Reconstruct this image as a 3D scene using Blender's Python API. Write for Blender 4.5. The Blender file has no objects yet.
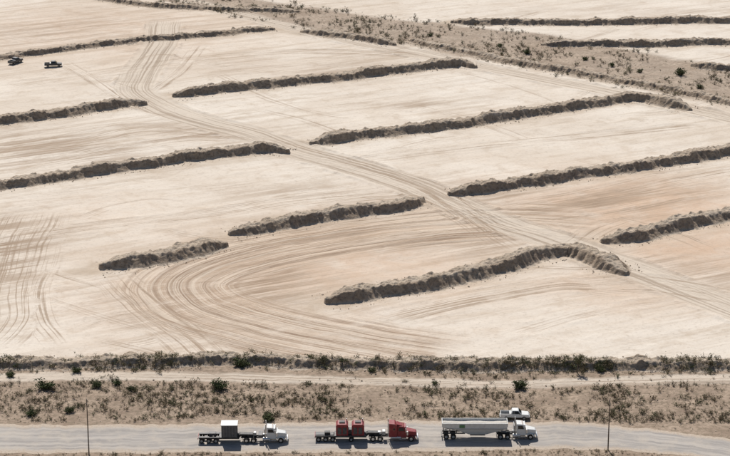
import bpy, math, random
import numpy as np
from mathutils import Vector
random.seed(7); RS=np.random.RandomState(11)
sc=bpy.context.scene
# ------------------------------------------------------------ camera frame: image pixels unprojected onto the ground plane
CH=160.0; PITCH=math.radians(18.0); F=2160.0
sp,cp=math.sin(PITCH),math.cos(PITCH)
def G(px,py):
    dx=(px-365)/F; dy=(228-py)/F
    t=CH/(sp-dy*cp)
    return (dx*t,(cp+dy*sp)*t)
# ------------------------------------------------------------ noise
TB=RS.rand(256,256)
def vn(x,y):
    xi=np.floor(x).astype(np.int64); yi=np.floor(y).astype(np.int64)
    fx=x-xi; fy=y-yi; fx=fx*fx*(3-2*fx); fy=fy*fy*(3-2*fy)
    a=TB[xi&255,yi&255]; b=TB[(xi+1)&255,yi&255]; c=TB[xi&255,(yi+1)&255]; d=TB[(xi+1)&255,(yi+1)&255]
    return (a*(1-fx)+b*fx)*(1-fy)+(c*(1-fx)+d*fx)*fy
def fbm(x,y,o=4):
    r=0;a=.5;s=0
    for i in range(o):
        r=r+a*vn(x*2**i+17.3*i,y*2**i+9.1*i); s+=a; a*=.5
    return r/s*2-1
def cat(pts,step=1.0):
    P=[np.array(p,float) for p in pts]; P=[2*P[0]-P[1]]+P+[2*P[-1]-P[-2]]
    out=[]
    for i in range(1,len(P)-2):
        n=max(2,int(np.linalg.norm(P[i+1]-P[i])/step))
        for k in range(n):
            t=k/n
            out.append(.5*((2*P[i])+(-P[i-1]+P[i+1])*t+(2*P[i-1]-5*P[i]+4*P[i+1]-P[i+2])*t*t+(-P[i-1]+3*P[i]-3*P[i+1]+P[i+2])*t**3))
    out.append(P[-2]); return np.array(out)
def line(pix,step=1.0): return cat([G(*p) for p in pix],step)
# ------------------------------------------------------------ materials helpers
class NT:
    def __init__(s,name):
        s.m=bpy.data.materials.new(name); s.m.use_nodes=True; s.t=s.m.node_tree; s.n=s.t.nodes; s.l=s.t.links
        s.b=s.n['Principled BSDF']
    def node(s,ty,**k):
        n=s.n.new(ty)
        for a,v in k.items(): setattr(n,a,v)
        return n
    def put(s,sock,v):
        if isinstance(v,bpy.types.NodeSocket): s.l.new(v,sock)
        elif isinstance(v,tuple) and len(v)==3 and sock.type=='RGBA': sock.default_value=(*v,1)
        else: sock.default_value=v
    def math(s,op,a,b=0.0,clamp=False):
        n=s.node('ShaderNodeMath',operation=op,use_clamp=clamp); s.put(n.inputs[0],a); s.put(n.inputs[1],b); return n.outputs[0]
    def mix(s,f,a,b,mode='MIX'):
        n=s.node('ShaderNodeMix',data_type='RGBA',blend_type=mode); s.put(n.inputs[0],f); s.put(n.inputs[6],a); s.put(n.inputs[7],b); return n.outputs[2]
    def noise(s,vec,scale,detail=4,rough=.55,dist=0):
        n=s.node('ShaderNodeTexNoise'); n.inputs['Scale'].default_value=scale; n.inputs['Detail'].default_value=detail
        n.inputs['Roughness'].default_value=rough; n.inputs['Distortion'].default_value=dist
        if vec is not None: s.l.new(vec,n.inputs['Vector'])
        return n.outputs['Fac']
    def ramp(s,v,a,b,x=0.0,y=1.0):
        n=s.node('ShaderNodeMapRange',interpolation_type='SMOOTHSTEP'); s.put(n.inputs[0],v)
        n.inputs[1].default_value=a; n.inputs[2].default_value=b; n.inputs[3].default_value=x; n.inputs[4].default_value=y
        return n.outputs[0]
    def mapp(s,vec,scale=(1,1,1),rot=0):
        n=s.node('ShaderNodeMapping'); s.l.new(vec,n.inputs[0]); n.inputs['Rotation'].default_value=(0,0,rot); n.inputs['Scale'].default_value=scale
        return n.outputs[0]
    def attr(s,name):
        n=s.node('ShaderNodeAttribute',attribute_name=name); q=s.node('ShaderNodeSeparateXYZ'); s.l.new(n.outputs['Vector'],q.inputs[0]); return q.outputs
    def comb(s,x,y,z=0.0):
        n=s.node('ShaderNodeCombineXYZ'); s.put(n.inputs[0],x); s.put(n.inputs[1],y); s.put(n.inputs[2],z); return n.outputs[0]
    def obj(s): return s.node('ShaderNodeTexCoord').outputs['Object']
    def geo(s): return s.node('ShaderNodeNewGeometry').outputs['Position']
    def bump(s,h,dist=.1,strength=1.0):
        n=s.node('ShaderNodeBump'); n.inputs['Distance'].default_value=dist; n.inputs['Strength'].default_value=strength
        s.l.new(h,n.inputs['Height']); s.l.new(n.outputs[0],s.b.inputs['Normal'])
    def col(s,c): s.put(s.b.inputs['Base Color'],c)
    def fin(s,rough=.9,metal=0,spec=.2):
        s.b.inputs['Roughness'].default_value=rough; s.b.inputs['Metallic'].default_value=metal; s.b.inputs['Specular IOR Level'].default_value=spec; return s.m
def paint(name,c,rough=.45,metal=0,dirt=.25,spec=.4):
    t=NT(name); p=t.geo(); n=t.ramp(t.noise(p,1.6,4,.65),.4,.75); n2=t.math('MULTIPLY',n,dirt)
    t.col(t.mix(n2,c,(.36,.30,.24))); return t.fin(rough,metal,spec)
# ------------------------------------------------------------ mesh helpers
def grid_mesh(name,V,nu,nv,mat,attrs={},smooth=True,closed=False):
    me=bpy.data.meshes.new(name); V=np.asarray(V,np.float32).reshape(-1,3)
    me.vertices.add(len(V)); me.vertices.foreach_set('co',V.ravel())
    i,j=np.meshgrid(np.arange(nu-1),np.arange(nv-1),indexing='ij'); a=(i*nv+j).ravel()
    q=np.stack([a,a+nv,a+nv+1,a+1],1).astype(np.int32)
    me.loops.add(q.size); me.loops.foreach_set('vertex_index',q.ravel())
    me.polygons.add(len(q)); me.polygons.foreach_set('loop_start',np.arange(0,q.size,4,dtype=np.int32))
    me.polygons.foreach_set('use_smooth',np.full(len(q),smooth))
    me.update(calc_edges=True)
    for k,A in attrs.items():
        at=me.attributes.new(k,'FLOAT_VECTOR','POINT'); at.data.foreach_set('vector',np.asarray(A,np.float32).ravel())
    me.materials.append(mat); o=bpy.data.objects.new(name,me); sc.collection.objects.link(o); return o
def quad_soup(name,V,mats,attrs={},midx=None):
    me=bpy.data.meshes.new(name); n=len(V); V=np.asarray(V,np.float32)
    me.vertices.add(n*4); me.vertices.foreach_set('co',V.ravel())
    me.loops.add(n*4); me.loops.foreach_set('vertex_index',np.arange(n*4,dtype=np.int32))
    me.polygons.add(n); me.polygons.foreach_set('loop_start',np.arange(0,n*4,4,dtype=np.int32))
    me.update(calc_edges=True)
    for k,A in attrs.items():
        at=me.attributes.new(k,'FLOAT_VECTOR','POINT'); at.data.foreach_set('vector',np.asarray(A,np.float32).ravel())
    for m in mats: me.materials.append(m)
    if midx is not None: me.polygons.foreach_set('material_index',midx.astype(np.int32))
    o=bpy.data.objects.new(name,me); sc.collection.objects.link(o); return o
# ------------------------------------------------------------ layout data
BERMS=[ # crest points in image pixels, height, half width
 ([(-40,64),(0,58),(60,50),(130,42),(200,36),(275,29)],1.2,3.0),
 ([(-40,129),(0,123),(60,115),(100,108),(130,104),(148,104)],1.9,3.7),
 ([(172,97),(240,89),(320,80),(400,71),(450,65),(478,67)],1.9,3.7),
 ([(-40,193),(0,187),(70,176),(140,166),(200,157),(260,150),(290,153)],1.9,3.7),
 ([(308,144),(380,135),(460,125),(540,113),(600,104),(642,100),(692,111)],1.9,3.7),
 ([(447,195),(500,188),(560,179),(640,167),(700,157),(770,145)],1.9,3.7),
 ([(98,268),(150,262),(200,251),(228,246)],2.0,4.6),
 ([(228,236),(280,226),(340,216),(400,207),(423,200)],2.0,3.9),
 ([(325,304),(380,293),(440,283),(500,268),(540,256),(570,252),(600,262),(628,275)],2.1,4.4),
 ([(600,243),(640,237),(690,225),(730,217),(780,207)],2.0,4.0),
 ([(450,23),(560,24),(650,23),(780,21)],1.6,3.2),
 ([(540,45),(640,45),(780,43)],1.6,3.2),
 ([(690,66),(730,70),(780,76)],1.5,3.0),
 ([(300,32),(350,37),(397,45)],1.4,3.2),
 ([(408,40),(480,55),(540,66),(600,77),(660,88),(730,103),(790,120)],1.1,3.2),
 ([(30,-14),(100,-2),(160,6),(230,10),(300,12)],1.1,3.2),
]
bl=[(line(p,1.0),h,w) for p,h,w in BERMS]
brush_line=line([(-120,364),(0,364),(120,363),(250,361),(340,364),(440,366),(560,366),(660,366),(850,366)],1.0)
def poly_dist(X,Y,pl):
    best=np.full(X.shape,1e9); sg=np.zeros(X.shape); al=np.zeros(X.shape); s=0
    for k in range(len(pl)-1):
        a=pl[k]; b=pl[k+1]; d=b-a; L=np.hypot(*d)
        if L<1e-6: continue
        d=d/L; rx=X-a[0]; ry=Y-a[1]; t=np.clip(rx*d[0]+ry*d[1],0,L)
        qx=rx-t*d[0]; qy=ry-t*d[1]; D=np.hypot(qx,qy); m=D<best
        best=np.where(m,D,best); sg=np.where(m,np.sign(d[0]*ry-d[1]*rx),sg); al=np.where(m,s+t,al); s+=L
    return best*sg,al
# ------------------------------------------------------------ GROUND
def axis(a,b,st,ext):
    c=list(np.arange(a,b+1e-6,st)); lo=[];hi=[];d=st;v=a
    while v>-ext: d*=1.35; v-=d; lo.append(v)
    d=st; v=b
    while v<ext: d*=1.35; v+=d; hi.append(v)
    return np.array(lo[::-1]+c+hi)
xs=axis(-150,150,.45,9000); ys=axis(345,830,.6,9000)
X,Y=np.meshgrid(xs,ys,indexing='ij')
def road_free(Y): return np.clip((Y-380)/25,0,1)
def gz(X,Y):
    X=np.asarray(X,float);Y=np.asarray(Y,float)
    r=road_free(Y)*np.clip(1-(Y-830)/400,0,1)
    return r*(.35*fbm(X/38,Y/38,3)+.12*fbm(X/6+50,Y/6,3))
Z=gz(X,Y)
fx=X.ravel(); fy=Y.ravel()
inner=(fx>-160)&(fx<160)&(fy>340)&(fy<850)
ix=fx[inner]; iy=fy[inner]
hin=np.zeros(ix.shape)
dwob=.9*fbm(ix/16+5,iy/16,3)
def family(lines,hw,ns=.35,wind=0.0):
    global hin
    D=np.full(ix.shape,1e9);S=np.zeros(ix.shape);M=np.zeros(ix.shape)
    wob=fbm(ix/9,iy/9,3); wn=np.clip(.5+1.2*fbm(ix/5+9,iy/5,3),0,1.3)
    off=0
    for pix in lines:
        w=hw; am=1.0
        if isinstance(pix,tuple):
            if len(pix)==3: pix,w,am=pix
            else: pix,w=pix
        pl=line(pix,2.0)
        sub=(ix>pl[:,0].min()-25)&(ix<pl[:,0].max()+25)&(iy>pl[:,1].min()-25)&(iy<pl[:,1].max()+25)
        d=np.full(ix.shape,1e6); s=np.zeros(ix.shape); d[sub],s[sub]=poly_dist(ix[sub],iy[sub],pl)
        L=s.max()
        e=np.clip(s/8,0,1)*np.clip((L-s)/8,0,1)
        m=am*np.clip((w*(1+ns*wob)-np.abs(d))/(w*.35),0,1)*e
        if wind and w>3: hin+=wind*wn*e*np.exp(-((np.abs(d)-w*(1+.1*wob))/.55)**2)
        k=m>M
        k=k|((M<=0)&(np.abs(d)<np.abs(D)))
        D=np.where(k,d+off+dwob*min(w,6)/6,D);S=np.where(k,s,S);M=np.maximum(m,M); off+=31.7
    out=np.zeros((len(fx),3)); out[inner]=np.stack([D,S,M],1); return out
famA=family([[(600,228),(520,222),(430,226),(330,240),(250,255),(200,272),(182,288),(205,308),(260,325),(330,340),(400,352),(450,360)]],16)
A_=famA[inner]; hin+=A_[:,2]*.20*fbm(A_[:,0]/1.5,A_[:,1]/60,3)
famB=family([([(165,20),(160,45),(140,75),(138,92),(175,113),(240,131),(300,151),(400,181),(470,210),(560,243),(650,276),(730,308),(800,335)],6.6),
             ([(150,-10),(270,22),(400,50),(480,66),(600,90),(730,119),(800,137)],5.0)],4,.2,.42)
f2=family([([(-50,377),(60,376),(180,376),(330,380),(500,384),(640,380),(850,378)],2.6)],4)
kk=f2[:,2]>famB[:,2]; famB[kk]=f2[kk]
rnd=random.Random(5); extra=[]
for i in range(64):
    px=rnd.uniform(-20,740); py=rnd.uniform(20,345); Lx=rnd.uniform(50,190); sl=rnd.choice([-.14,-.12,-.17,.3,-.2,.05]) ; bow=rnd.uniform(-9,9)
    extra.append(([(px,py),(px+Lx*.35,py+sl*Lx*.35+bow),(px+Lx*.7,py+sl*Lx*.7+bow),(px+Lx,py+sl*Lx)],rnd.uniform(1.6,3.2),rnd.uniform(.4,.95)))
famC=family([([(-20,345),(5,320),(8,290),(18,250),(35,212)],10),
             ([(60,345),(40,320),(36,290),(48,262)],4),
             ([(108,275),(140,305),(180,335),(215,365)],6),
             ([(300,156),(360,168),(430,190),(480,226)],6),
             ([(0,150),(80,140),(150,128),(230,135)],6),
             ([(0,168),(110,150),(190,138),(260,140)],4),
             ([(540,205),(600,195),(660,182),(760,165)],7),
             ([(60,60),(100,85),(140,110),(190,118)],3),
             ([(200,45),(180,70),(150,92)],3),
             ([(290,210),(380,198),(440,204),(520,250)],6),
             ([(560,290),(640,284),(740,300)],8),
             ([(380,320),(470,300),(560,285),(640,290)],5),
             ([(0,240),(90,228),(200,215),(300,200),(400,190)],4),
             ([(330,165),(430,152),(560,138),(700,125)],4),
             ([(640,215),(600,228),(570,246)],4),
             ([(0,86),(100,74),(180,62),(300,52),(420,55)],5)]+extra,5,.35,.10)
def patches(L,seed):
    a=np.zeros(ix.shape)
    wx=12*fbm(ix/22+seed,iy/22,4); wy=14*fbm(ix/22,iy/22+seed,4)
    for px,py,rx,ry,amp in L:
        c=G(px,py); RX=rx*math.hypot(*c)/F; RY=abs(G(px,py-ry)[1]-G(px,py+ry)[1])/2
        a=np.maximum(a,amp*np.exp(-(((ix+wx-c[0])/RX)**2+((iy+wy-c[1])/RY)**2)))
    return a
brown=patches([(30,150,130,22,.8),(230,285,110,40,.9),(330,240,100,22,.85),(10,255,50,45,.95),(560,200,110,16,1.),(60,30,150,20,.6),(300,65,120,10,.5),(420,100,60,8,.5),(620,10,120,8,.35),(690,270,80,20,.6),(200,130,60,12,.6),(300,195,90,10,.5),(480,235,60,20,.7),(650,190,60,12,.8)],3)
pink=patches([(640,205,160,34,1.),(700,245,90,28,1.),(330,260,170,50,.75),(150,290,120,60,.35),(100,30,160,30,.5),(100,220,120,25,.2),(600,290,90,20,.5)],9)
white=patches([(500,335,200,26,1.),(80,320,80,30,.7),(90,210,140,24,.7),(330,175,160,25,.7),(500,90,150,14,.8),(560,145,150,14,.9),(620,30,160,14,.9),(620,8,160,10,.9),(110,95,100,10,.6)],5)
bandU=[(90,-14),(240,-4),(330,8),(420,20),(560,36),(640,50),(730,68),(800,84)]
bandL=[(200,8),(300,29),(400,44),(480,60),(600,83),(730,107),(800,122)]
bU=line(bandU,2.);bL=line(bandL,2.)
dU,_=poly_dist(ix,iy,bU); dL,_=poly_dist(ix,iy,bL)
wob=6*fbm(ix/14,iy/14,4)
band=np.clip((-dU+wob*.8)/4,0,1)*np.clip((dL+wob*.5)/4,0,1)
dB,_=poly_dist(ix,iy,brush_line)
scrub=np.maximum(band*.85,np.clip((-dB+2+wob*.3)/3,0,1))
hin+=(scrub*.22*fbm(ix/2.6,iy/2.6,3)+.05*fbm(ix/1.3+4,iy/1.3,2))*np.clip((iy-377)/3,0,1)
bn=np.zeros(ix.shape)
for pl,h,w in bl:
    m=(ix>pl[:,0].min()-15)&(ix<pl[:,0].max()+15)&(iy>pl[:,1].min()-15)&(iy<pl[:,1].max()+15)
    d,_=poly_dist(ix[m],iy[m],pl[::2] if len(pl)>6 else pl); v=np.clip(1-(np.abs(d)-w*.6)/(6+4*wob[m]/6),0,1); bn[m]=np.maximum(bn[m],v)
zone=np.zeros((len(fx),3)); zone[:,2]=(fy<395)*.9; zone[inner]=np.stack([brown,pink,scrub],1)
zone2=np.zeros((len(fx),3)); zone2[inner]=np.stack([white,bn,np.zeros(ix.shape)],1)
Zf=Z.ravel().copy(); Zf[inner]+=hin; Z=Zf.reshape(Z.shape)

SAND=(.62,.535,.445); PALE=(.71,.64,.555); TAN=(.47,.38,.29); PINK=(.575,.415,.30); BRN=(.33,.24,.17)
t=NT('sand_ground'); P=t.obj(); z=t.attr('zone'); z2=t.attr('zone2')
rot=t.mapp(P,rot=math.radians(-27)); st=t.noise(t.mapp(rot,(.02,.30,1)),1.0,6,.65,.3); st2=t.noise(t.mapp(rot,(.05,1.3,1)),1.0,4,.6,.3)
n1=t.noise(P,.022,6,.62,.6); n2=t.noise(P,.16,6,.68,.4); n3=t.noise(P,1.1,5,.7); n4=t.noise(P,5.,3,.7)
c=t.mix(t.ramp(n1,.35,.66),SAND,PALE)
c=t.mix(t.math('MULTIPLY',t.ramp(st,.46,.68),.6),c,TAN)
c=t.mix(t.math('MULTIPLY',t.ramp(n2,.5,.72),.6),c,TAN)
c=t.mix(t.math('MULTIPLY',z2[0],.75),c,t.mix(t.ramp(n2,.42,.70),PALE,SAND))
c=t.mix(t.math('MULTIPLY',z[1],t.ramp(n2,.25,.6,.45,.95)),c,PINK)
bf=t.math('MULTIPLY',z[0],t.ramp(t.math('ADD',t.math('MULTIPLY',st,.6),t.math('MULTIPLY',st2,.5)),.44,.64))
c=t.mix(t.math('MULTIPLY',bf,1.1,True),c,BRN)
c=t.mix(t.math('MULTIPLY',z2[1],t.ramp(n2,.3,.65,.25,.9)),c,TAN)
def ruts(t,a,freq,k,lo,hi,sfreq=.012,det=4):
    v=t.comb(t.math('MULTIPLY',a[0],freq),t.math('MULTIPLY',a[1],sfreq),k)
    n=t.noise(v,1.0,det,.7); return t.ramp(n,lo,hi),n
A=t.attr('trackA');B=t.attr('trackB');C=t.attr('trackC')
rA,nA=ruts(t,A,.5,1.3,.42,.60); rA2,nA2=ruts(t,A,2.0,7.3,.48,.58,.02,3)
fA=t.math('MULTIPLY',A[2],t.ramp(n2,.28,.58,.45,1.))
c=t.mix(t.math('MULTIPLY',fA,.55),c,(.50,.375,.275))
c=t.mix(t.math('MULTIPLY',t.math('MULTIPLY',fA,rA),.95),c,(.29,.205,.145))
c=t.mix(t.math('MULTIPLY',t.math('MULTIPLY',fA,rA2),.65),c,(.69,.59,.48))
rB,nB=ruts(t,B,1.3,3.1,.46,.60)
c=t.mix(t.math('MULTIPLY',B[2],.85),c,(.60,.52,.43))
c=t.mix(t.math('MULTIPLY',t.math('MULTIPLY',B[2],rB),.85),c,(.35,.275,.21))
rC,nC=ruts(t,C,1.3,5.1,.49,.60)
fC=t.math('MULTIPLY',C[2],t.ramp(n2,.3,.58,.45,1.))
c=t.mix(t.math('MULTIPLY',t.math('MULTIPLY',fC,rC),.9),c,(.34,.255,.185))
sc1=t.mix(t.ramp(n2,.3,.7),(.43,.335,.255),(.27,.20,.15)); sc1=t.mix(t.ramp(n3,.42,.65),sc1,(.20,.155,.11))
nb=t.math('SUBTRACT',1.0,t.math('MULTIPLY',B[2],.85))
c=t.mix(t.math('MULTIPLY',z[2],nb),c,sc1)
c=t.mix(t.ramp(n3,.50,.75,0,.42),c,(.34,.27,.205)); c=t.mix(t.ramp(n4,.55,.8,0,.25),c,(.28,.22,.17))
t.col(c)
h=t.math('ADD',t.math('MULTIPLY',n3,.35),t.math('MULTIPLY',nA2,t.math('MULTIPLY',A[2],.5)))
t.bump(h,.35,.9); M_GROUND=t.fin(.95,0,.1)
grid_mesh('ground',np.stack([X,Y,Z],-1),len(xs),len(ys),M_GROUND,{'zone':zone,'zone2':zone2,'trackA':famA,'trackB':famB,'trackC':famC})
# ------------------------------------------------------------ BERMS
t=NT('berm_earth'); P=t.geo(); e=t.attr('edge')
n2=t.noise(P,.25,5,.65); n3=t.noise(P,1.3,5,.7); n4=t.noise(P,5,3,.7)
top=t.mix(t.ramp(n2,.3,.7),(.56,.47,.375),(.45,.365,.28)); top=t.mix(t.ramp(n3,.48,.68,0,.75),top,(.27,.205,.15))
fl_shade=t.mix(t.ramp(n2,.3,.7),(.47,.375,.285),(.36,.28,.21)); fl_shade=t.mix(t.ramp(n3,.42,.64,0,.75),fl_shade,(.22,.165,.12)); fl_shade=t.mix(t.ramp(n4,.52,.75,0,.55),fl_shade,(.56,.46,.36))  # flank earth coloured darker than the top, painting in its shade
c=t.mix(e[2],top,fl_shade)
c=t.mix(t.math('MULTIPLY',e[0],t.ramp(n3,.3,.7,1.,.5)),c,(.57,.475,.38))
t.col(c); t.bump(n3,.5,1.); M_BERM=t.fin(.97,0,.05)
def berm(name,pl,H,W,seed,rough=1.0):
    seg=np.hypot(*np.diff(pl,axis=0).T); s=np.r_[0,np.cumsum(seg)]; n=int(s[-1]/.25)+2; S=np.linspace(0,s[-1],n)
    Cx=np.interp(S,s,pl[:,0]); Cy=np.interp(S,s,pl[:,1]); Tx=np.gradient(Cx);Ty=np.gradient(Cy);L=np.hypot(Tx,Ty);Tx/=L;Ty/=L
    WW=W*1.45; m=int(2*WW/.18); T=np.linspace(-WW,WW,m)
    Sg,Tg=np.meshgrid(S,T,indexing='ij')
    wav=1.5*fbm(S/9+seed,S*0+seed,3)
    x=Cx[:,None]-Ty[:,None]*Tg; y=Cy[:,None]+Tx[:,None]*Tg
    end=np.minimum(Sg,s[-1]-Sg)
    ez=np.clip(end/6.,0,1)
    sd_=np.sign(Tg)
    wid=W*(1.02+.34*fbm(Sg/4.5+seed,sd_*3+seed*2,3)+.14*fbm(Sg/1.2+seed,sd_*7,2))*np.sqrt(ez)+.01
    u=np.abs(Tg-wav[:,None]*.6)/wid
    # bank face alternates between steep cuts and slumped slopes along its length
    sl=.34+.30*np.clip(.5+1.4*fbm(Sg/3.3+seed*3,sd_*4+seed,3),0,1)
    core=np.clip((.84-u)/sl,0,1); foot=np.clip((1-u)/.9,0,1)
    prof=.82*core+.18*foot
    hh=H*(1+.38*fbm(Sg/5+seed,Sg*0+3.3,3))*prof*(.4+.6*ez)
    r=core**.5*.8+.2*foot
    lump=np.abs(fbm(x/1.6+seed,y/1.6,4)); lump2=fbm(x/.6,y/.6+seed,3)
    hh=hh+rough*r*(.60*(.33-lump)+.26*lump2)
    cr=np.exp(-((u-.36)/.14)**2)*np.clip(fbm(Sg/1.6+seed,sd_*5+0*Sg,4)+.12,0,1)
    hh+=rough*.6*cr*ez
    gul=np.abs(fbm(Sg/.8+seed,Tg/5,3)); hh-=rough*.45*np.clip(core*(1-core)*4,0,1)*gul
    hh+=np.where(foot<=0,-.4*np.clip((u-1)*3,0,1)-.12,0)
    zz=gz(x,y)+hh
    ed=np.clip(1-core/.22,0,1); fk_shade=np.clip((u-.28)/.12,0,1)*(1-ed)  # foot blend, and mask for the shade painted on the flanks
    return grid_mesh(name,np.stack([x,y,zz],-1),n,m,M_BERM,{'edge':np.stack([ed,prof,fk_shade],-1)})
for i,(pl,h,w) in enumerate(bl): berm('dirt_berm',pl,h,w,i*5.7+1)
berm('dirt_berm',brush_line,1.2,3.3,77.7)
# ------------------------------------------------------------ clods
def ico():
    import bmesh
    b=bmesh.new(); bmesh.ops.create_icosphere(b,subdivisions=1,radius=1); v=np.array([q.co[:] for q in b.verts]); f=np.array([[q.index for q in p.verts] for p in b.faces]); b.free(); return v,f
iv,iff=ico()
def rocks(name,pts,sizes,mat):
    n=len(pts); V=np.repeat(iv[None],n,0)*(1+.6*(RS.rand(n,12,1)-.5)); V*=sizes[:,None,None]*(np.array([1,1,.7])*(1+.6*(RS.rand(n,1,3)-.5)))
    V+=pts[:,None,:]; Fc=(iff[None]+12*np.arange(n)[:,None,None]).reshape(-1,3)
    me=bpy.data.meshes.new(name); me.from_pydata(V.reshape(-1,3).tolist(),[],Fc.tolist()); me.materials.append(mat)
    o=bpy.data.objects.new(name,me); sc.collection.objects.link(o)
pp=[];ss=[]
for pl,h,w in bl+[(brush_line,1.5,3.4)]:
    seg=np.hypot(*np.diff(pl,axis=0).T).sum(); n=int(seg*7)
    k=RS.randint(0,len(pl)-1,n); f=RS.rand(n,1); c0=pl[k]*(1-f)+pl[k+1]*f; d=pl[k+1]-pl[k]; d/=np.hypot(*d.T)[:,None]+1e-9
    off=np.sign(RS.randn(n))*(w*(.78+.7*RS.rand(n)**2.2)); q=c0+np.stack([-d[:,1],d[:,0]],1)*off[:,None]
    sz=.05+.15*RS.rand(n)**3.5; pp.append(np.c_[q,gz(q[:,0],q[:,1])+sz*.3+.04]); ss.append(sz)
M_ROCK=paint('clod_earth',(.42,.34,.26),.95,0,.4,.1)
rocks('dirt_clods',np.concatenate(pp),np.concatenate(ss),M_ROCK)
# ------------------------------------------------------------ ROAD
def resample(pix,N):
    pl=line(pix,1.0); s=np.r_[0,np.cumsum(np.hypot(*np.diff(pl,axis=0).T))]; S=np.linspace(0,s[-1],N); return np.stack([np.interp(S,s,pl[:,0]),np.interp(S,s,pl[:,1])],1)
N=900
up=resample([(-200,426),(-60,425),(100,425),(250,423),(400,421),(500,421),(580,423),(650,429),(730,439),(850,462)],N)
lo=resample([(-200,454),(-60,454),(150,453),(400,452),(520,450),(600,450),(660,454),(730,463),(850,490)],N)
m=40; U=np.linspace(0,1,m)
sx=np.arange(N)*.33
rag=lambda ph: .85*fbm(sx/3+ph,sx*0,4)
upj=up.copy(); upj[:,1]+=rag(3); loj=lo.copy(); loj[:,1]+=rag(40)
R=loj[:,None,:]*(1-U[None,:,None])+upj[:,None,:]*U[None,:,None]
rz=.012+.05*np.sin(np.pi*U)[None,:]*np.ones((N,1))
V=np.concatenate([R,rz[...,None]],-1)
at=np.stack([np.repeat(U[None],N,0),np.repeat((sx)[:,None],m,1),np.zeros((N,m))],-1)
t=NT('dusty_asphalt'); P=t.geo(); a=t.attr('lane')
v=t.comb(t.math('MULTIPLY',a[0],14.),t.math('MULTIPLY',a[1],.03),2.); st=t.noise(v,1.,5,.6)
n2=t.noise(P,.3,6,.65);n3=t.noise(P,2.2,6,.7);n4=t.noise(P,9,3,.7)
c=t.mix(t.ramp(st,.38,.62),(.44,.40,.36),(.30,.275,.255)); c=t.mix(t.ramp(n2,.42,.7,0,.7),c,(.48,.42,.355)); c=t.mix(t.ramp(n4,.5,.8,0,.4),c,(.22,.195,.175))
ed=t.math('ABSOLUTE',t.math('SUBTRACT',a[0],.5)); ef=t.ramp(t.math('ADD',ed,t.math('MULTIPLY',t.math('SUBTRACT',n3,.5),.3)),.32,.46)
c=t.mix(ef,c,t.mix(t.ramp(n3,.4,.7),(.50,.415,.33),(.36,.285,.22)))
t.col(c); t.bump(t.math('ADD',n3,t.math('MULTIPLY',n4,.6)),.05,.7); M_ROAD=t.fin(.9,0,.2)
grid_mesh('road',V,N,m,M_ROAD,{'lane':at})
# ------------------------------------------------------------ SHRUBS
t=NT('shrub_foliage'); a=t.attr('tint')
c=t.mix(t.ramp(a[0],0.,1.),(.085,.105,.042),(.20,.155,.09)); c=t.mix(t.ramp(a[1],.5,1.,0,.7),c,(.31,.25,.155))
t.col(c); M_LEAF=t.fin(.8,0,.15)
t=NT('shrub_wood'); n=t.noise(t.geo(),3.,2); t.col(t.mix(n,(.15,.115,.085),(.26,.20,.15))); M_WOOD=t.fin(.9,0,.1)
def shrub_template(kind,nl):
    Q=[];mi=[]
    ns={'small':9,'dry':9,'big':26}[kind]
    tips=[]
    for i in range(ns):
        az=RS.rand()*6.283; lean=.15+.85*RS.rand(); L=.7+.5*RS.rand()
        p0=np.array([.06*math.cos(az),.06*math.sin(az),-.08]); dirn=np.array([math.cos(az)*lean,math.sin(az)*lean,1.0-.35*lean]); dirn/=np.linalg.norm(dirn)
        p1=p0+dirn*L*.55; p2=p1+(dirn+np.array([0,0,.25])+.35*RS.randn(3))*L*.45
        for a_,b_,w0,w1 in ((p0,p1,.035,.022),(p1,p2,.022,.008)):
            side=np.cross(b_-a_,[0,0,1.]); side/=np.linalg.norm(side)+1e-6
            for sd in (side,np.cross(side,(b_-a_)/np.linalg.norm(b_-a_))):
                Q.append([a_-sd*w0,a_+sd*w0,b_+sd*w1,b_-sd*w1]); mi.append(1)
        tips+= [p1*.5+p2*.5,p2,p2+.1*RS.randn(3),p1]
    tips=np.array(tips)
    for i in range(nl):
        c0=tips[RS.randint(len(tips))]+RS.randn(3)*.15; c0[2]=max(c0[2],.05)
        s=.07+.07*RS.rand()
        if kind=='dry': s*=.75
        if kind=='big': s*=.8
        a=RS.randn(3);a/=np.linalg.norm(a);b=np.cross(a,RS.randn(3));b/=np.linalg.norm(b)+1e-6
        Q.append([c0-a*s*1.3,c0-b*s*.7,c0+a*s*1.3,c0+b*s*.7]); mi.append(0)
    return np.array(Q),np.array(mi)
TS=[shrub_template('small',70) for _ in range(6)]+[shrub_template('dry',45) for _ in range(4)]
TBIG=[shrub_template('big',750) for _ in range(4)]
def place(name,pts,rad,tint,T=TS,zoff=None):
    VV=[];MI=[];TT=[]
    for i in range(len(pts)):
        q,mi=T[RS.randint(len(T))]; th=RS.rand()*6.283; r=rad[i]; cz,sz=math.cos(th),math.sin(th)
        sx_=1+.25*RS.randn()*.5
        v=q*np.array([r*sx_,r,r*(.65+.35*RS.rand())]); v=v@np.array([[cz,sz,0],[-sz,cz,0],[0,0,1]])
        v=v+pts[i]; VV.append(v);MI.append(mi)
        tt=np.zeros((len(q),4,3)); tt[...,0]=np.clip(tint[i]+.12*RS.randn(len(q))[:,None],0,1); tt[...,1]=RS.rand(len(q))[:,None]*(.4+.6*tint[i]); TT.append(tt)
    return quad_soup(name,np.concatenate(VV),[M_LEAF,M_WOOD],{'tint':np.concatenate(TT)},np.concatenate(MI))
def with_z(xy,h=0): return np.c_[xy,gz(xy[:,0],xy[:,1])+h]
n=17000; x=RS.uniform(-105,105,n); y=RS.uniform(374,397,n)
dn=fbm(x/7,y/5,4); d_up=np.interp(x,up[:,0],up[:,1])
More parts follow.
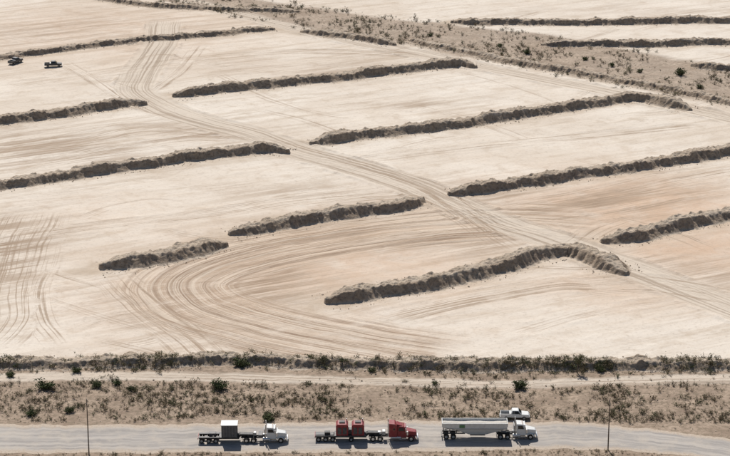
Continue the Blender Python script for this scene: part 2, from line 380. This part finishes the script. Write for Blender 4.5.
path=np.abs(y-np.interp(x,*line([(-150,377),(60,376),(180,376),(330,380),(500,384),(640,380),(850,378)],2.).T))
keep=(RS.rand(n)<np.clip(.48+1.6*dn,.05,1))&(y>d_up+.8)&((path>2.4)|(RS.rand(n)<.06))
x=x[keep];y=y[keep]; r=.15+.75*RS.rand(len(x))**4
place('desert_shrubs',with_z(np.c_[x,y]),r,np.clip(.62+.38*RS.randn(len(x)),0,1))
n=1500; x=RS.uniform(-105,105,n); d_lo=np.interp(x,lo[:,0],lo[:,1]); y=d_lo-.2-8*RS.rand(n)**1.3
place('roadside_shrubs',with_z(np.c_[x,y]),.15+.5*RS.rand(n)**2.5,np.clip(.7+.3*RS.randn(n),0,1))
n=4600; k=RS.randint(0,len(brush_line)-1,n); c0=brush_line[k]; y=c0[:,1]-.9+RS.randn(n)*1.9; x=c0[:,0]+RS.rand(n)
hh=1.05*np.clip((3.-np.abs(y-c0[:,1]))/1.8,0,1); cl=fbm(x/6,y*0,3); kp=RS.rand(n)<np.clip(.55+1.4*cl,.12,1)
x=x[kp];y=y[kp];hh=hh[kp]
place('berm_brush',with_z(np.c_[x,y])+np.c_[0*x,0*x,hh-.1],.20+.85*RS.rand(len(x))**2.8,np.clip(.5+.35*RS.randn(len(x)),0,1))
n=5600; f=RS.rand(n); NB=400; uu=resample(bandU,NB); ll=resample(bandL,NB); k=RS.randint(0,NB,n)
xy=uu[k]*f[:,None]+ll[k]*(1-f)[:,None]+RS.randn(n,2)*1.5
dn=fbm(xy[:,0]/10,xy[:,1]/10,3); kp=RS.rand(n)<np.clip(.42+1.4*dn,.05,1); xy=xy[kp]
place('wash_shrubs',with_z(xy),.22+1.0*RS.rand(len(xy))**3.0,np.clip(.55+.35*RS.randn(len(xy)),0,1))
for px,py,r in [(45,388,1.7),(220,389,1.7),(97,386,1.2),(117,384,1.1),(76,372,1.1),(10,376,1.1),(520,388,1.5),(268,420,1.3),(305,363,1.2),(241,366,1.6),(31,415,1.3),(131,390,.9),(372,371,1.),(492,364,1.),(556,365,1.1),(612,366,1.),(645,367,1.2),(688,367,1.1),(435,384,.8),(70,412,1.0),(600,371,1.1),
                (527,53,1.4),(680,75,1.9),(500,46,1.1),(612,66,1.1),(700,88,1.2),(640,72,1.0),(430,36,1.),(585,60,1.),(160,3,1.)]:
    g=G(px,py); place('green_bush',with_z(np.array([g])),[r],[.02+.25*random.random()],TBIG)
def desert_tree(px,py,h):
    g=G(px,py); z0=float(gz(g[0],g[1]))+.8; Q=[];mi=[]
    def limb(a,b,w0,w1):
        d=(b-a)/np.linalg.norm(b-a); s1=np.cross(d,[.3,.7,.2]);s1/=np.linalg.norm(s1);s2=np.cross(d,s1); ring=[s1,s2,-s1,-s2]
        for i in range(4):
            p,q=ring[i],ring[(i+1)%4]; Q.append([a+p*w0,a+q*w0,b+q*w1,b+p*w1]); mi.append(1)
    base=np.array([0,0,-.8]); top=np.array([.1,0,h*.55]); limb(base,top,.13,.07); tips=[]
    for i in range(16):
        a=base+(top-base)*(.35+.65*RS.rand()); az=RS.rand()*6.28; b=a+np.array([math.cos(az)*.7,math.sin(az)*.7,.5+.6*RS.rand()])*h*.3; limb(a,b,.045,.015); tips+=[b,(a+b)/2]
    for i in range(600):
        c0=tips[RS.randint(len(tips))]+RS.randn(3)*.22; s=.1; a=RS.randn(3);a/=np.linalg.norm(a);b=np.cross(a,RS.randn(3));b/=np.linalg.norm(b)
        Q.append([c0-a*s*1.3,c0-b*s*.6,c0+a*s*1.3,c0+b*s*.6]);mi.append(0)
    Q=np.array(Q)+np.array([g[0],g[1],z0]); tt=np.zeros((len(Q),4,3)); tt[...,0]=.35; tt[...,1]=RS.rand(len(Q))[:,None]*.6
    quad_soup('desert_tree',Q,[M_LEAF,M_WOOD],{'tint':tt},np.array(mi))
desert_tree(577,373,3.8)
n=3500; x=RS.uniform(-110,110,n); y=RS.uniform(352,396,n); du=np.interp(x,up[:,0],up[:,1]);dl=np.interp(x,lo[:,0],lo[:,1]); kp=(y>du+.3)|(y<dl-.3); x=x[kp];y=y[kp]; sz=.05+.15*RS.rand(len(x))**3
rocks('stones',np.c_[x,y,gz(x,y)+sz*.2],sz,M_ROCK)
# ------------------------------------------------------------ VEHICLES
WHITE=paint('white_paint',(.72,.72,.70),.4,0,.22); RED=paint('red_paint',(.25,.022,.028),.45,0,.2); BLK=paint('chassis_black',(.025,.025,.027),.6,0,.22)
TYRE=paint('tyre_rubber',(.022,.021,.02),.9,0,.3,.1); CHR=paint('bright_metal',(.62,.62,.62),.3,.8,.1); GREY=paint('grey_steel',(.13,.133,.14),.55,.1,.25)
DKG=paint('dark_steel',(.07,.07,.075),.55,.1,.3); LGREY=paint('galvanised_steel',(.38,.385,.385),.45,.3,.2); ORANGE=paint('amber_lens',(.6,.2,.02),.4,0,.0)
t=NT('vehicle_glass'); t.col((.012,.016,.02)); GLASS=t.fin(.08,0,.6)
def mk(name,V,Fc,mat,par,bev=0):
    me=bpy.data.meshes.new(name); me.from_pydata([tuple(v) for v in V],[],Fc); me.materials.append(mat)
    o=bpy.data.objects.new(name,me); sc.collection.objects.link(o); o.parent=par
    if bev: b=o.modifiers.new('bevel','BEVEL'); b.width=bev; b.segments=2; b.limit_method='ANGLE'
    import bmesh
    b=bmesh.new(); b.from_mesh(me); bmesh.ops.recalc_face_normals(b,faces=b.faces); b.to_mesh(me); b.free()
    return o
def box(name,par,x0,x1,y0,y1,z0,z1,mat,bev=.03):
    V=[(x,y,z) for x in (x0,x1) for y in (y0,y1) for z in (z0,z1)]
    return mk(name,V,[(0,1,3,2),(4,6,7,5),(0,4,5,1),(2,3,7,6),(0,2,6,4),(1,5,7,3)],mat,par,bev)
def prism(name,par,prof,y0,y1,mat,bev=.03,ty=None):
    n=len(prof); ty=ty or [1]*n; c=(y0+y1)/2; hw=(y1-y0)/2
    V=[(p[0],c-hw*k,p[1]) for p,k in zip(prof,ty)]+[(p[0],c+hw*k,p[1]) for p,k in zip(prof,ty)]
    return mk(name,V,[tuple(range(n)),tuple(range(2*n-1,n-1,-1))]+[(i,(i+1)%n,(i+1)%n+n,i+n) for i in range(n)],mat,par,bev)
def cyl(name,par,c,ax,r,d,mat,seg=20,bev=0,r2=None):
    V=[];r2=r if r2 is None else r2
    for s,rr in ((-.5,r),(.5,r2)):
        for i in range(seg):
            a=6.28318*i/seg; u,v=rr*math.cos(a),rr*math.sin(a); w=s*d
            V.append({'x':(c[0]+w,c[1]+u,c[2]+v),'y':(c[0]+u,c[1]+w,c[2]+v),'z':(c[0]+u,c[1]+v,c[2]+w)}[ax])
    return mk(name,V,[tuple(range(seg)),tuple(range(2*seg-1,seg-1,-1))]+[(i,(i+1)%seg,(i+1)%seg+seg,i+seg) for i in range(seg)],mat,par,bev)
def axle(par,x,r=.5,dual=True,hub=CHR,tr=1.22,w=.27):
    for sg in (-1,1):
        cyl('tyre',par,(x,sg*(tr-w/2),r),'y',r,w,TYRE,24,.05)
        cyl('hub',par,(x,sg*(tr-.01),r),'y',r*.52,.05,hub,16); cyl('hub_cap',par,(x,sg*(tr+.03),r),'y',r*.2,.08,hub,10)
        if dual: cyl('tyre',par,(x,sg*(tr-w*1.5-.06),r),'y',r,w,TYRE,24,.05)
    cyl('axle_beam',par,(x,0,r),'y',.09,2*(tr-.3),BLK,8)
def fender(par,x,y0,y1,r,mat,name='fender',z=.5,th=.06,a0=10,a1=170):
    pr=[];A=[math.radians(a0+(a1-a0)*i/12) for i in range(13)]
    pr=[(x+(r+th)*math.cos(a),z+(r+th)*math.sin(a)) for a in A]+[(x+r*math.cos(a),z+r*math.sin(a)) for a in A[::-1]]
    V=[];n=len(pr)
    V=[(p[0],y0,p[1]) for p in pr]+[(p[0],y1,p[1]) for p in pr]
    Fc=[(i,i+1,i+1+n,i+n) for i in range(n-1)]+[(n-1,0,n,2*n-1)]+[(i,i+1,n-2-i,n-1-i) for i in range(12)]+[(i+n,i+1+n,2*n-2-i,2*n-1-i) for i in range(12)]
    return mk(name,V,Fc,mat,par)
def tractor(par,mat,sleeper,L,drives,sep_deck=True):
    box('frame_rail',par,-L,-.5,-.48,-.30,.72,1.0,BLK,.01); box('frame_rail',par,-L,-.5,.30,.48,.72,1.0,BLK,.01)
    for k in range(5): xx=-4-(L-4.2)*k/4; box('crossmember',par,xx-.06,xx+.06,-.299,.299,.76,.95,BLK,.01)
    box('bumper',par,-.26,0,-1.18,1.18,.38,.78,CHR,.06)
    prism('hood',par,[(-.28,.80),(-.30,1.55),(-.45,1.74),(-2.1,2.02),(-2.1,.80)],-.98,.98,mat,.08,[.72,.70,.66,1,1])
    box('grille',par,-.30,-.255,-.48,.48,.86,1.56,CHR,.02); box('grille_mesh',par,-.26,-.24,-.42,.42,.92,1.5,BLK,0)
    for sg in (-1,1):
        a,b=sorted((sg*.70,sg*1.20)); fender(par,-1.30,a,b,.60,mat); box('headlight',par,-.62,-.50,min(sg*.75,sg*1.1),max(sg*.75,sg*1.1),.88,1.10,CHR,.03)
        a,b=sorted((sg*.70,sg*1.20)); box('fender_nose',par,-.78,-.52,a,b,.62,.86,mat,.04)
        box('step',par,-3.5,-2.2,min(sg*.85,sg*1.2),max(sg*.85,sg*1.2),.42,.52,CHR,.02)
        cyl('fuel_tank',par,(-4.1 if sleeper else -3.9,sg*.88,.72),'x',.33,1.9 if sleeper else 1.4,CHR,20,.03)
        box('door_seam',par,-3.62,-2.5,min(sg*1.09,sg*1.106),max(sg*1.09,sg*1.106),1.05,2.05,mat,.0)
        prism('side_window',par,[(-2.52,2.1),(-2.78,2.68),(-3.6,2.68),(-3.6,2.1)],min(sg*1.05,sg*1.115),max(sg*1.05,sg*1.115),GLASS,0)
        box('mirror',par,-2.35,-2.22,min(sg*1.25,sg*1.5),max(sg*1.25,sg*1.5),1.95,2.65,CHR,.02); box('mirror_arm',par,-2.31,-2.27,min(sg*1.0,sg*1.26),max(sg*1.0,sg*1.26),2.3,2.34,BLK,0)
        xs_=-5.5 if sleeper else -4.05
        cyl('exhaust_stack',par,(xs_,sg*.98,2.3),'z',.085,2.7,CHR,12); cyl('air_cleaner',par,(-2.0,sg*1.08,1.65),'z',.17,.75,CHR,14,.03)
    prism('cab',par,[(-2.1,.80),(-2.1,2.02),(-2.48,2.78),(-2.72,2.93),(-3.85,3.02),(-3.85,.80)],-1.09,1.09,mat,.06,[1,1,.95,.92,.94,1])
    mk('windshield',[(-2.125,-.92,2.10),(-2.125,.92,2.10),(-2.475,.86,2.72),(-2.475,-.86,2.72)],[(0,1,2,3)],GLASS,par)
    box('sun_visor',par,-2.62,-2.28,-.95,.95,2.76,2.82,mat,.01)
    for k in range(5): box('marker_light',par,-2.86,-2.78,-.8+.4*k-.05,-.8+.4*k+.05,2.93,3.03,ORANGE,.01)
    if sleeper:
        prism('sleeper',par,[(-3.88,.86),(-3.88,3.0),(-4.3,3.42),(-5.35,3.5),(-5.35,.86)],-1.15,1.15,mat,.07,[1,1,.94,.94,1])
        prism('roof_fairing',par,[(-2.9,2.98),(-3.95,3.02),(-3.95,3.33)],-.8,.8,mat,.04)
        for sg in (-1,1): box('sleeper_window',par,-4.6,-4.25,min(sg*1.12,sg*1.165),max(sg*1.12,sg*1.165),2.3,2.6,GLASS,0)
    axle(par,-1.30,.5,False)
    for d in drives: axle(par,-d,.5,True)
    d0=sum(drives)/len(drives); box('fifth_wheel',par,-d0-.5,-d0+.45,-.45,.45,1.05,1.15,DKG,.03)
    for d in drives[-1:]:
        for sg in (-1,1): box('mudflap',par,-d-.72,-d-.69,min(sg*.62,sg*1.2),max(sg*.62,sg*1.2),.25,1.0,TYRE,0)
    if not sleeper: box('headache_rack',par,-4.35,-4.25,-1.0,1.0,1.0,2.7,LGREY,.02)
def empty(name,px,py,rot=0):
    g=G(px,py); o=bpy.data.objects.new(name,None); sc.collection.objects.link(o); o.location=(g[0],g[1],.055 if py>420 else float(gz(*g))+.0); o.rotation_euler=(0,0,rot); return o
e1=empty('semi_truck_with_equipment_trailer',288,441,math.radians(.6))
tractor(e1,WHITE,False,8.6,(6.3,7.6))
box('toolbox',e1,-5.4,-4.6,-1.0,1.0,1.02,1.55,DKG,.03); box('hydraulic_unit',e1,-6.3,-5.8,-.4,.4,1.16,1.75,LGREY,.05)
for sg in (-1,1):
    box('deck_rail',e1,-16.3,-8.9,min(sg*.75,sg*1.0),max(sg*.75,sg*1.0),.78,1.08,BLK,.02)
    a,b=sorted((sg*.62,sg*1.22)); box('wheel_cover',e1,-16.4,-12.5,a,b,1.12,1.2,DKG,.02)
prism('gooseneck',e1,[(-6.4,1.2),(-6.4,1.5),(-8.7,1.55),(-9.6,1.1),(-9.6,.8),(-8.9,.8),(-8.5,1.22)],-.5,.5,BLK,.03)
box('deck',e1,-12.6,-9.2,-1.2,1.2,1.085,1.2,DKG,.02)
box('equipment_box',e1,-12.15,-9.25,-1.18,1.18,1.205,3.45,GREY,.05)
box('box_lid',e1,-12.25,-9.15,-1.25,1.25,3.455,3.6,LGREY,.03)
for k in range(6): xx=-12.05+.54*k; box('box_rib',e1,xx,xx+.09,-1.24,-1.182,1.25,3.4,DKG,.01)
for k in range(4): cr=-13.+-.9*k; box('crossmember',e1,cr-.06,cr+.06,-.74,.74,.82,1.02,DKG,.01)
for d in (13.2,14.5,15.8): axle(e1,-d,.45,True,LGREY)
box('load_binder_rack',e1,-14.5,-13.2,-.5,.5,1.21,1.7,DKG,.04); box('tail_board',e1,-16.5,-16.4,-1.2,1.2,.8,1.1,RED,.01)
e2=empty('semi_truck_with_module_trailer',418,439.5,math.radians(.3))
tractor(e2,RED,True,9.1,(7.0,8.3))
box('hydraulic_unit',e2,-6.6,-6.0,-.6,.6,1.04,1.8,LGREY,.05); box('toolbox',e2,-7.4,-6.9,-.4,.4,1.16,1.6,WHITE,.03)
prism('gooseneck',e2,[(-7.1,1.2),(-7.1,1.5),(-9.2,1.55),(-10,1.1),(-10,.8),(-9.4,.8),(-9.,1.22)],-.5,.5,BLK,.03)
for sg in (-1,1): box('deck_rail',e2,-18.9,-9.5,min(sg*.75,sg*1.0),max(sg*.75,sg*1.0),.78,1.08,BLK,.02)
box('deck',e2,-15.4,-9.6,-1.2,1.2,1.085,1.2,DKG,.02)
for a,b in ((-12.2,-9.9),(-15.1,-12.85)):
    prism('red_module',e2,[(a,1.205),(a,3.1),(a+.35,3.4),(b-.35,3.4),(b,3.1),(b,1.205)],-1.15,1.15,RED,.05)
    for k in (0,1): box('module_hatch',e2,a+.3+.95*k,a+1.0+.95*k,-1.19,-1.152,1.5,2.8,DKG,.02)
    box('module_vent',e2,a+.6,b-.6,-.5,.5,3.405,3.6,BLK,.03); cyl('module_pipe',e2,(b-.3,.6,3.6),'z',.1,.6,CHR,10)
box('module_link',e2,-12.84,-12.21,-.6,.6,1.25,2.2,DKG,.03)
for d in (12.3,): axle(e2,-d,.42,True,LGREY)
for d in (15.7,17.0,18.3): axle(e2,-d,.45,True,LGREY)
box('tail_frame',e2,-18.9,-15.5,-.6,.6,1.0,1.18,DKG,.03); box('spare_tools',e2,-17.2,-16.2,-.5,.4,1.19,1.6,BLK,.05); box('tail_board',e2,-19.0,-18.9,-1.2,1.2,.8,1.1,RED,.01)
e3=empty('bottom_dump_truck',537,437.5,math.radians(-.3))
tractor(e3,WHITE,False,7.5,(5.5,6.8))
st=[(-5.6,1.95,.95),(-6.4,1.75,.9),(-9.4,.75,.55),(-12.6,.75,.55),(-15.0,1.75,.9),(-17.5,2.25,1.05)]
V=[];Fc=[]
for x_,zb,wb in st: V+=[(x_,-wb,zb),(x_,-1.26,2.15 if zb<2 else 2.45),(x_,-1.28,3.15),(x_,1.28,3.15),(x_,1.26,2.15 if zb<2 else 2.45),(x_,wb,zb)]
for i in range(len(st)-1):
    for j in (0,1,3,4): Fc.append((i*6+j,i*6+j+1,i*6+j+7,i*6+j+6))
    Fc.append((i*6+5,i*6,i*6+6,i*6+11))
Fc+=[(0,1,2,3,4,5),tuple(len(V)-6+k for k in range(6))]
mk('hopper_body',V,Fc,WHITE,e3)
for sg in (-1,1):
    box('top_rim',e3,-17.55,-5.55,min(sg*1.24,sg*1.36),max(sg*1.24,sg*1.36),3.1,3.24,WHITE,.02)
    for k in range(13): xx=-6.2-.9*k; box('side_rib',e3,xx-.04,xx+.04,min(sg*1.275,sg*1.35),max(sg*1.275,sg*1.35),2.2,3.098,WHITE,.01)
    box('lower_rail',e3,-17.4,-5.7,min(sg*1.265,sg*1.34),max(sg*1.265,sg*1.34),2.1,2.195,LGREY,.01)
for a,b in ((-5.62,-5.5),(-17.6,-17.48)): box('end_rim',e3,a,b,-1.36,1.36,2.6,3.26,WHITE,.02)
t=NT('hauled_sand'); n=t.noise(t.geo(),2.,5,.7); t.col(t.mix(n,(.50,.47,.43),(.60,.56,.50))); t.bump(n,.2); SANDL=t.fin(.95)
nx,ny=60,14; xx=np.linspace(-17.45,-5.65,nx);yy=np.linspace(-1.25,1.25,ny); XX,YY=np.meshgrid(xx,yy,indexing='ij'); ZZ=2.75+.28*np.cos(YY/1.25*1.57)*(.7+.3*np.cos(XX*1.1))+.06*fbm(XX*2,YY*2,3)
ld=grid_mesh('sand_load',np.stack([XX,YY,ZZ],-1),nx,ny,SANDL); ld.parent=e3
box('dump_gate',e3,-12.4,-9.6,-.5,.5,.5,.748,DKG,.03)
for sg in (-1,1): box('rear_frame',e3,-17.5,-13.3,min(sg*.45,sg*.6),max(sg*.45,sg*.6),.85,1.1,DKG,.02)
for xx_ in (-14.9,-16.1,-17.3): box('rear_post',e3,xx_-.08,xx_+.08,-.6,.6,1.1,1.85,DKG,.02)
for d in (15.5,16.8): axle(e3,-d,.5,True,LGREY)
box('rear_bumper',e3,-17.7,-17.55,-1.2,1.2,.5,.7,DKG,.02)
box('logo_panel',e3,-14.4,-13.4,-1.362,-1.352,2.35,2.95,paint('green_sign_paint',(.10,.22,.10)),0)
def pickup(px,py,mat,rot=0):
    e=empty('pickup_truck',px,py,rot)
    e.location.z=float(gz(e.location.x,e.location.y))
    prism('lower_body',e,[(-.05,.5),(-.02,.95),(-.15,1.08),(-1.35,1.18),(-1.5,1.2),(-3.3,1.2),(-3.3,.5)],-.97,.97,mat,.05,[.94,.92,.92,1,1,1,1])
    prism('cab',e,[(-1.4,1.19),(-2.0,1.78),(-2.2,1.84),(-3.2,1.84),(-3.45,1.2)],-.92,.92,mat,.05,[1,.84,.82,.82,1])
    mk('windshield',[(-1.43,-.80,1.25),(-1.43,.80,1.25),(-1.99,.70,1.79),(-1.99,-.70,1.79)],[(0,1,2,3)],GLASS,e)
    for sg in (-1,1):
        mk('side_window',[(-1.65,sg*.935,1.24),(-3.22,sg*.935,1.24),(-3.1,sg*.80,1.74),(-2.1,sg*.80,1.74)],[(0,1,2,3)],GLASS,e)
        box('bed_side',e,-5.35,-3.3,min(sg*.82,sg*.97),max(sg*.82,sg*.97),.55,1.22,mat,.03)
        box('headlight',e,-.12,-.01,min(sg*.6,sg*.85),max(sg*.6,sg*.85),.78,.95,CHR,.02); box('mirror',e,-1.85,-1.7,min(sg*.98,sg*1.15),max(sg*.98,sg*1.15),1.2,1.38,BLK,.02)
    box('bed_floor',e,-5.3,-3.3,-.82,.82,.6,.7,DKG,0); box('tailgate',e,-5.4,-5.3,-.95,.95,.6,1.2,mat,.02); box('bed_toolbox',e,-3.75,-3.35,-.8,.8,.9,1.25,LGREY,.03)
    box('bumper',e,-.0,.1,-.9,.9,.45,.68,CHR,.03); box('bumper',e,-5.55,-5.42,-.9,.9,.45,.62,CHR,.03)
    for x_ in (-.95,-4.35): axle(e,x_,.38,False,LGREY,1.0,.26)
    return e
pickup(529,418.5,WHITE,math.radians(-2))
pickup(62,66,DKG,math.radians(8)); pickup(21,61,DKG,math.radians(60))
PW=paint('pole_wood',(.16,.125,.10),.9,0,.2,.1)
def pole(px,py,h):
    e=empty('utility_pole',px,py); e.location.z=0
    cyl('shaft',e,(0,0,h/2-.2),'z',.12,h+.4,PW,12,0,.08); box('crossarm',e,-.06,.06,-.9,.9,h-.7,h-.58,PW,.01)
    for y_ in (-.8,.8): cyl('insulator',e,(0,y_,h-.5),'z',.05,.16,GREY,8)
    cyl('insulator',e,(0,0,h+.09),'z',.05,.18,GREY,8)
pole(89,455,10.8); pole(608,450,9.8)
# ------------------------------------------------------------ LIGHT
EL=math.radians(46); AZ=math.radians(-12)
w=bpy.data.worlds.new('World'); sc.world=w; w.use_nodes=True; nt=w.node_tree; bg=nt.nodes['Background']
sky=nt.nodes.new('ShaderNodeTexSky'); sky.sky_type='NISHITA'; sky.sun_disc=False; sky.sun_elevation=EL; sky.sun_rotation=AZ; nt.links.new(sky.outputs[0],bg.inputs[0]); bg.inputs[1].default_value=.065
L=bpy.data.lights.new('sun','SUN'); L.energy=5.0; L.angle=math.radians(.53); L.color=(1,.96,.90); so=bpy.data.objects.new('sun',L); sc.collection.objects.link(so)
sd=Vector((math.sin(AZ)*math.cos(EL),math.cos(AZ)*math.cos(EL),math.sin(EL))); so.rotation_euler=sd.to_track_quat('Z','Y').to_euler()
cam=bpy.data.cameras.new('camera'); cam.sensor_width=36; cam.lens=F/730*36; cam.clip_end=30000; cam.clip_start=1
co=bpy.data.objects.new('camera',cam); sc.collection.objects.link(co); co.location=(0,0,CH); co.rotation_euler=(math.pi/2-PITCH,0,0); sc.camera=co
sc.view_settings.view_transform='Standard'; sc.view_settings.look='None'; sc.view_settings.exposure=0
print('done')
